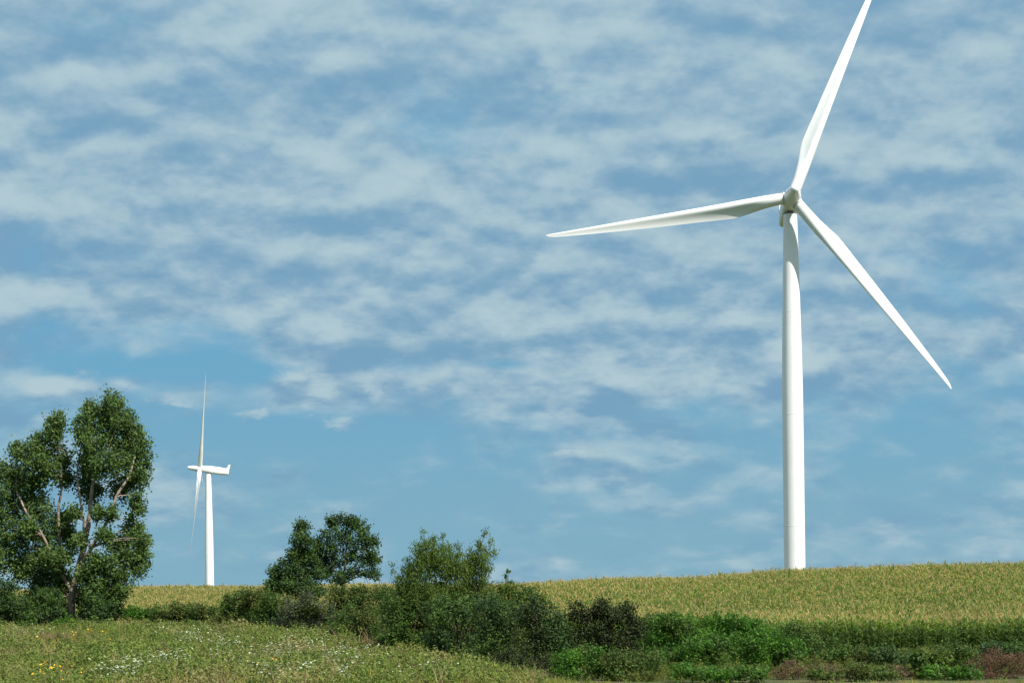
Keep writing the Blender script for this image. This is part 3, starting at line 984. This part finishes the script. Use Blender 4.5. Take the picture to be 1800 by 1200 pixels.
def flower_source(k, mat, r, h):
    rng = np.random.default_rng(700 + k)
    b = MB()
    n = rng.integers(1, 4)
    heads = []
    for i in range(n):
        a = rng.uniform(0, 6.28); q = rng.uniform(.02, .2)
        p = np.array((q * math.cos(a), q * math.sin(a), h * rng.uniform(.75, 1.1)))
        heads.append(p)
        b.tube([(0, 0, -.02), p * np.array((.5, .5, .55)), p], (.008, .006, .005), 4)
    nst = len(b.q)
    for p in heads:
        rr = r * rng.uniform(.7, 1.2)
        tl = rng.normal(size=2) * .35
        a = np.arange(9) * 2 * math.pi / 9
        rings = []
        for z, f in ((-.025, .3), (0, 1.0), (.012, .75), (.018, .2)):
            x = rr * f * np.cos(a) * (1 + .12 * np.sin(3 * a)); y_ = rr * f * np.sin(a) * (1 + .12 * np.cos(4 * a))
            rings.append(np.stack([x, y_, z + tl[0] * x + tl[1] * y_], 1) + p)
        b.loft(rings)
    me = b.mesh('flower', M_weed, False)
    me.materials.append(mat)
    # faces are written quads first, then cap triangles: decide by height
    co = np.empty(len(me.vertices) * 3, np.float32); me.vertices.foreach_get('co', co); co = co.reshape(-1, 3)
    hm = min(p[2] for p in heads)
    mi = []
    for f in me.polygons:
        c = co[list(f.vertices)]
        wide = np.linalg.norm(c.max(0) - c.min(0)) > .02
        near = min(np.linalg.norm(c.mean(0) - p) for p in heads) < r * 1.2
        mi.append(1 if (near and c[:, 2].min() > hm - .08) else 0)
    me.polygons.foreach_set('material_index', np.array(mi, np.int32))
    return bpy.data.objects.new('flower', me)


def flower_field(name, label, cat, centres, srcs, seed, drift=True):
    rng = np.random.default_rng(seed)
    out = []
    for px, py, rx, ry, n in centres:
        m_ = max(3, n // 22) if drift else n
        k_ = rng.integers(0, m_, n)
        X = px + (rng.normal(size=m_) * rx * .6)[k_] + rng.normal(size=n) * 16
        Y = py + (rng.normal(size=m_) * ry * .6)[k_] + rng.normal(size=n) * 4.5
        # find the ground distance for each photo point
        for a, b_ in zip(X, Y):
            u, v = uv(a, b_)
            ds = np.linspace(66, 150, 170)
            g = height(u * ds, ds) + .45 - (EYE + v * ds)
            k = np.argmax(g > 0)
            if g[k] > 0:
                out.append((u * ds[k], ds[k] + rng.normal() * .3))
    o = np.array(out)
    z = height(o[:, 0], o[:, 1])
    n = len(o)
    s = rng.uniform(.7, 1.2, n)
    return scatter(name, np.stack([o[:, 0], o[:, 1], z], 1), np.stack([rng.normal(size=n) * .1, rng.normal(size=n) * .1, rng.uniform(0, 6.28, n)], 1),
                   np.stack([s, s, s], 1), rng.integers(0, len(srcs), n), srcs, label=label, cat=cat)


wsrc = [flower_source(k, M_petal, .043, .80) for k in range(4)]
flower_field('white_wildflowers', 'drifts of flat white wildflowers in the left meadow', 'wildflowers',
             [(300, 1160, 110, 30, 271), (560, 1165, 70, 30, 198), (430, 1140, 60, 14, 139), (520, 1108, 40, 14, 57), (330, 1120, 60, 12, 90), (45, 1118, 22, 4, 40), (480, 1185, 120, 14, 165),
              (650, 1160, 40, 14, 33), (200, 1185, 60, 14, 90), (700, 1185, 100, 14, 40)], wsrc, 31)
ysrc = [flower_source(20 + k, M_gold, .038, .80) for k in range(3)]
flower_field('yellow_wildflowers', 'scattered yellow wildflowers in the left meadow', 'wildflowers',
             [(150, 1135, 120, 30, 26), (60, 1175, 60, 20, 12), (100, 1190, 60, 10, 12), (440, 1160, 120, 30, 20)], ysrc, 32, False)

M_goldleaf = leaf_mat('goldenrod_plume', [(.22, .16, .02), (.42, .29, .03), (.55, .40, .05)], .15)
for i, (px, py, rx, ry, lb) in enumerate([
        (158, 1108, 9, 8, 'yellow goldenrod clump just right of the cottonwood trunk'),
        (525, 1178, 15, 10, 'broad yellow goldenrod clump in the middle of the meadow'),
        (503, 1189, 8, 5, 'low yellow goldenrod left of the broad clump'),
        (340, 1145, 7, 5, 'small yellow goldenrod below the brownish shrub'),
        (265, 1117, 8, 5, 'pale yellow goldenrod right of the cottonwood, at the meadow top'),
        (606, 1158, 9, 8, 'orange yellow goldenrod where the hedge meets the meadow')]):
    u, v = uv(px, py)
    ds = np.linspace(66, 150, 400)
    g = height(u * ds, ds) + .5 - (EYE + v * ds)
    d = ds[np.argmax(g > 0)]
    plant('goldenrod', lb, 'goldenrod', px, d, [(px, py, rx, ry), (px - rx * .6, py + 2, rx * .5, ry * .7), (px + rx * .6, py + 3, rx * .5, ry * .7)], M_goldleaf, .05, 60,
          ('blossom', 'stem'), 'goldenrod clumps in the meadow', seed=80 + i, sub=.08, rough_edge=False, stem_r=.01, aspect=.6)

# ------------------------------------------------------------------ light and sky
EXPO = .45
SUN_AZ, SUN_EL = R(43), R(49)       # azimuth measured from behind the camera toward its right
sd = np.array((math.sin(SUN_AZ) * math.cos(SUN_EL), -math.cos(SUN_AZ) * math.cos(SUN_EL), math.sin(SUN_EL)))
sl = bpy.data.lights.new('sun', 'SUN')
sl.energy = 5.0; sl.angle = R(.55); sl.color = (1.0, .95, .86)
so = bpy.data.objects.new('sun', sl); COL.objects.link(so)
so.rotation_euler = Vector(sd).to_track_quat('Z', 'Y').to_euler()
so.location = (40, -40, 60)

w = bpy.data.worlds.new('World'); sc.world = w; w.use_nodes = True
w.node_tree.nodes.clear()
t = NT(w.node_tree)
out = t.add('ShaderNodeOutputWorld')
bg = t.add('ShaderNodeBackground'); bg.inputs['Strength'].default_value = .1
t.l.new(bg.outputs[0], out.inputs[0])
sky = t.add('ShaderNodeTexSky', sky_type='NISHITA', sun_disc=False)
sky.sun_elevation = SUN_EL
sky.sun_rotation = math.atan2(sd[0], sd[1])
sky.air_density = 1.0; sky.dust_density = 1.0; sky.ozone_density = 1.5
gen = t.add('ShaderNodeTexCoord').outputs['Generated']
sep = t.add('ShaderNodeSeparateXYZ'); t.l.new(gen, sep.inputs[0])
X, Y, Z = sep.outputs
Zc = t.math('MAXIMUM', Z, 0.0)
den = t.math('ADD', Zc, .36)
cx = t.math('DIVIDE', X, den); cy = t.math('DIVIDE', Y, den)
cmb = t.add('ShaderNodeCombineXYZ'); t.l.new(cx, cmb.inputs[0]); t.l.new(cy, cmb.inputs[1])
pc = cmb.outputs[0]
# the same field a little higher up in the sky (shows which side of a cloud faces up)
den2 = t.math('ADD', t.math('ADD', Zc, .010), .36)
cmb2 = t.add('ShaderNodeCombineXYZ'); t.l.new(t.math('DIVIDE', X, den2), cmb2.inputs[0]); t.l.new(t.math('DIVIDE', Y, den2), cmb2.inputs[1])


def field(p):
    a = t.noise(p, 3.5, 6, .58, .25)
    b = t.noise(p, 12.0, 4, .55, .3)
    return t.math('ADD', t.math('MULTIPLY', a, .64), t.math('MULTIPLY', b, .36))


f1 = field(pc)
wn = t.add('ShaderNodeTexNoise'); t.l.new(pc, wn.inputs['Vector'])
wn.inputs['Scale'].default_value = 7.0; wn.inputs['Detail'].default_value = 4; wn.inputs['Roughness'].default_value = .6
wv = t.add('ShaderNodeVectorMath', operation='MULTIPLY_ADD')
t.l.new(wn.outputs['Color'], wv.inputs[0]); wv.inputs[1].default_value = (.17, .17, 0); wv.inputs[2].default_value = (-.085, -.085, 0)


def cells(p):
    a = t.add('ShaderNodeVectorMath', operation='ADD')
    t.l.new(p, a.inputs[0]); t.l.new(wv.outputs[0], a.inputs[1])
    v = t.add('ShaderNodeTexVoronoi', feature='SMOOTH_F1')
    t.l.new(a.outputs[0], v.inputs['Vector'])
    v.inputs['Scale'].default_value = 10.0; v.inputs['Smoothness'].default_value = .6
    v.inputs['Detail'].default_value = 0.0
    h = t.math('SUBTRACT', 1.0, v.outputs['Distance'])
    return t.math('ADD', t.math('MULTIPLY', h, .60), t.math('MULTIPLY', t.noise(p, 8.0, 4.5, .52, .2), .60))


e1 = cells(pc); e2 = cells(cmb2.outputs[0])
d1 = t.noise(pc, 19.0, 4.5, .56, .15); d2_ = t.noise(cmb2.outputs[0], 19.0, 4.5, .56, .15)
front_ = t.math('GREATER_THAN', Y, .05)
Ys = t.math('MAXIMUM', Y, .05)
U = t.math('DIVIDE', X, Ys); Vv = t.math('DIVIDE', Z, Ys)
BLOBS = [  # photo x, y, rx, ry, amount : where the deck is thicker (+) or broken (-)
    (950, 60, 420, 60, .10), (650, 30, 200, 60, .06), (150, 150, 200, 60, .05), (560, 280, 260, 60, .07), (1000, 240, 140, 60, .06), (1700, 200, 250, 150, .02),
    (800, 380, 300, 70, .05), (1250, 500, 300, 60, .04), (850, 480, 220, 50, .05), (1100, 660, 220, 60, .05), (1500, 680, 180, 50, .05),
    (530, 685, 60, 40, .17), (90, 675, 80, 22, .17), (215, 675, 25, 12, .10), (650, 690, 40, 16, .08), (1010, 797, 40, 12, .10), (310, 700, 30, 12, .09),
    (170, 60, 130, 40, -0.15), (70, 560, 150, 60, -0.13), (40, 440, 60, 40, -0.19), (330, 600, 200, 40, -0.06), (350, 650, 320, 20, -0.15), (700, 640, 140, 16, -0.11),
    (900, 640, 60, 12, -0.19), (1440, 340, 40, 20, -0.19), (1120, 300, 120, 30, -0.10), (1300, 60, 120, 30, -0.10), (1650, 480, 160, 60, -0.04), (420, 760, 300, 30, -0.13), (400, 640, 110, 60, -.12), (700, 770, 500, 40, -.10), (250, 640, 140, 22, -.12), (20, 600, 90, 50, -.08), (800, 700, 60, 30, -.06), (1600, 560, 120, 40, -0.06)]
bias = None
for px, py, rx, ry, amp in BLOBS:
    u0, v0 = uv(px, py)
    a = t.math('MULTIPLY', t.math('SUBTRACT', U, u0), F / rx)
    b = t.math('MULTIPLY', t.math('SUBTRACT', Vv, v0), F / ry)
    r2 = t.math('ADD', t.math('MULTIPLY', a, a), t.math('MULTIPLY', b, b))
    g = t.math('MULTIPLY', t.math('EXPONENT', t.math('MULTIPLY', r2, -1.0)), amp)
    bias = g if bias is None else t.math('ADD', bias, g)
bias = t.math('MULTIPLY', bias, front_)
dens = t.math('ADD', f1, bias)
# fewer clouds low over the horizon
low = t.smooth(Z, .055, .15)
dens = t.math('SUBTRACT', dens, t.math('MULTIPLY', t.math('SUBTRACT', 1.0, low), .22))
cov = t.smooth(dens, .20, .47)
PUFFS = [(515, 668, 42, 20), (560, 680, 40, 30), (545, 715, 26, 22), (95, 673, 75, 18), (45, 668, 34, 10), (150, 680, 24, 16), (212, 673, 24, 11), (300, 708, 50, 13), (440, 728, 44, 13),
         (650, 690, 46, 15), (1010, 796, 36, 10), (600, 740, 40, 16)]
pg = None
for px, py, rx, ry in PUFFS:
    u0, v0 = uv(px, py)
    a = t.math('MULTIPLY', t.math('SUBTRACT', U, u0), F / rx)
    b = t.math('MULTIPLY', t.math('SUBTRACT', Vv, v0), F / ry)
    g = t.math('EXPONENT', t.math('MULTIPLY', t.math('ADD', t.math('MULTIPLY', a, a), t.math('MULTIPLY', b, b)), -.8))
    pg = g if pg is None else t.math('MAXIMUM', pg, g)
frag = t.noise(pc, 24.0, 6, .66, .6)
pg = t.math('MULTIPLY', t.smooth(t.math('ADD', pg, t.math('MULTIPLY', t.math('SUBTRACT', frag, .5), 3.2)), .36, 1.15), front_)
cov = t.math('MAXIMUM', cov, t.math('MULTIPLY', pg, .8))
lit = t.math('ADD', t.math('MULTIPLY', t.math('SUBTRACT', e1, e2), 3.8), t.math('MULTIPLY', t.math('SUBTRACT', d1, d2_), 2.8))
lit = t.math('ADD', lit, t.math('MULTIPLY', t.math('SUBTRACT', e1, .70), .5))
lit = t.math('ADD', lit, t.math('MULTIPLY', bias, 1.6))
lit = t.math('ADD', lit, t.math('MULTIPLY', pg, .55))
lit = t.math('ADD', lit, .46)
lit = t.smooth(lit, -.65, 1.6)
S = 10.0 / 2 ** EXPO
ccol = t.mix(lit, (.190 * S, .360 * S, .520 * S), (.465 * S, .605 * S, .66 * S))
# clouds high overhead, out of view, brightened to lift the light in shade
hi = t.smooth(Z, .35, .9)
ccol = t.mix(hi, ccol, (.85 * S, .92 * S, .98 * S))
sk = t.add('ShaderNodeMix', data_type='RGBA', blend_type='MULTIPLY'); sk.inputs[0].default_value = 1
t.l.new(sky.outputs[0], sk.inputs[6]); sk.inputs[7].default_value = (.62, .92, .96, 1)
haze = t.mix(t.smooth(Z, .0, .17), (.225 * S, .428 * S, .545 * S), (.145 * S, .390 * S, .590 * S))
base = t.mix(t.smooth(Z, .28, .8), haze, sk.outputs[2])
col = t.mix(t.math('MULTIPLY', cov, .90), base, ccol)
t.l.new(col, bg.inputs['Color'])

# ------------------------------------------------------------------ render settings
sc.view_settings.view_transform = 'Standard'
sc.view_settings.look = 'None'
sc.view_settings.exposure = EXPO
sc.view_settings.gamma = 1
sc.cycles.max_bounces = 6
sc.cycles.transparent_max_bounces = 4
sc.cycles.use_denoising = True
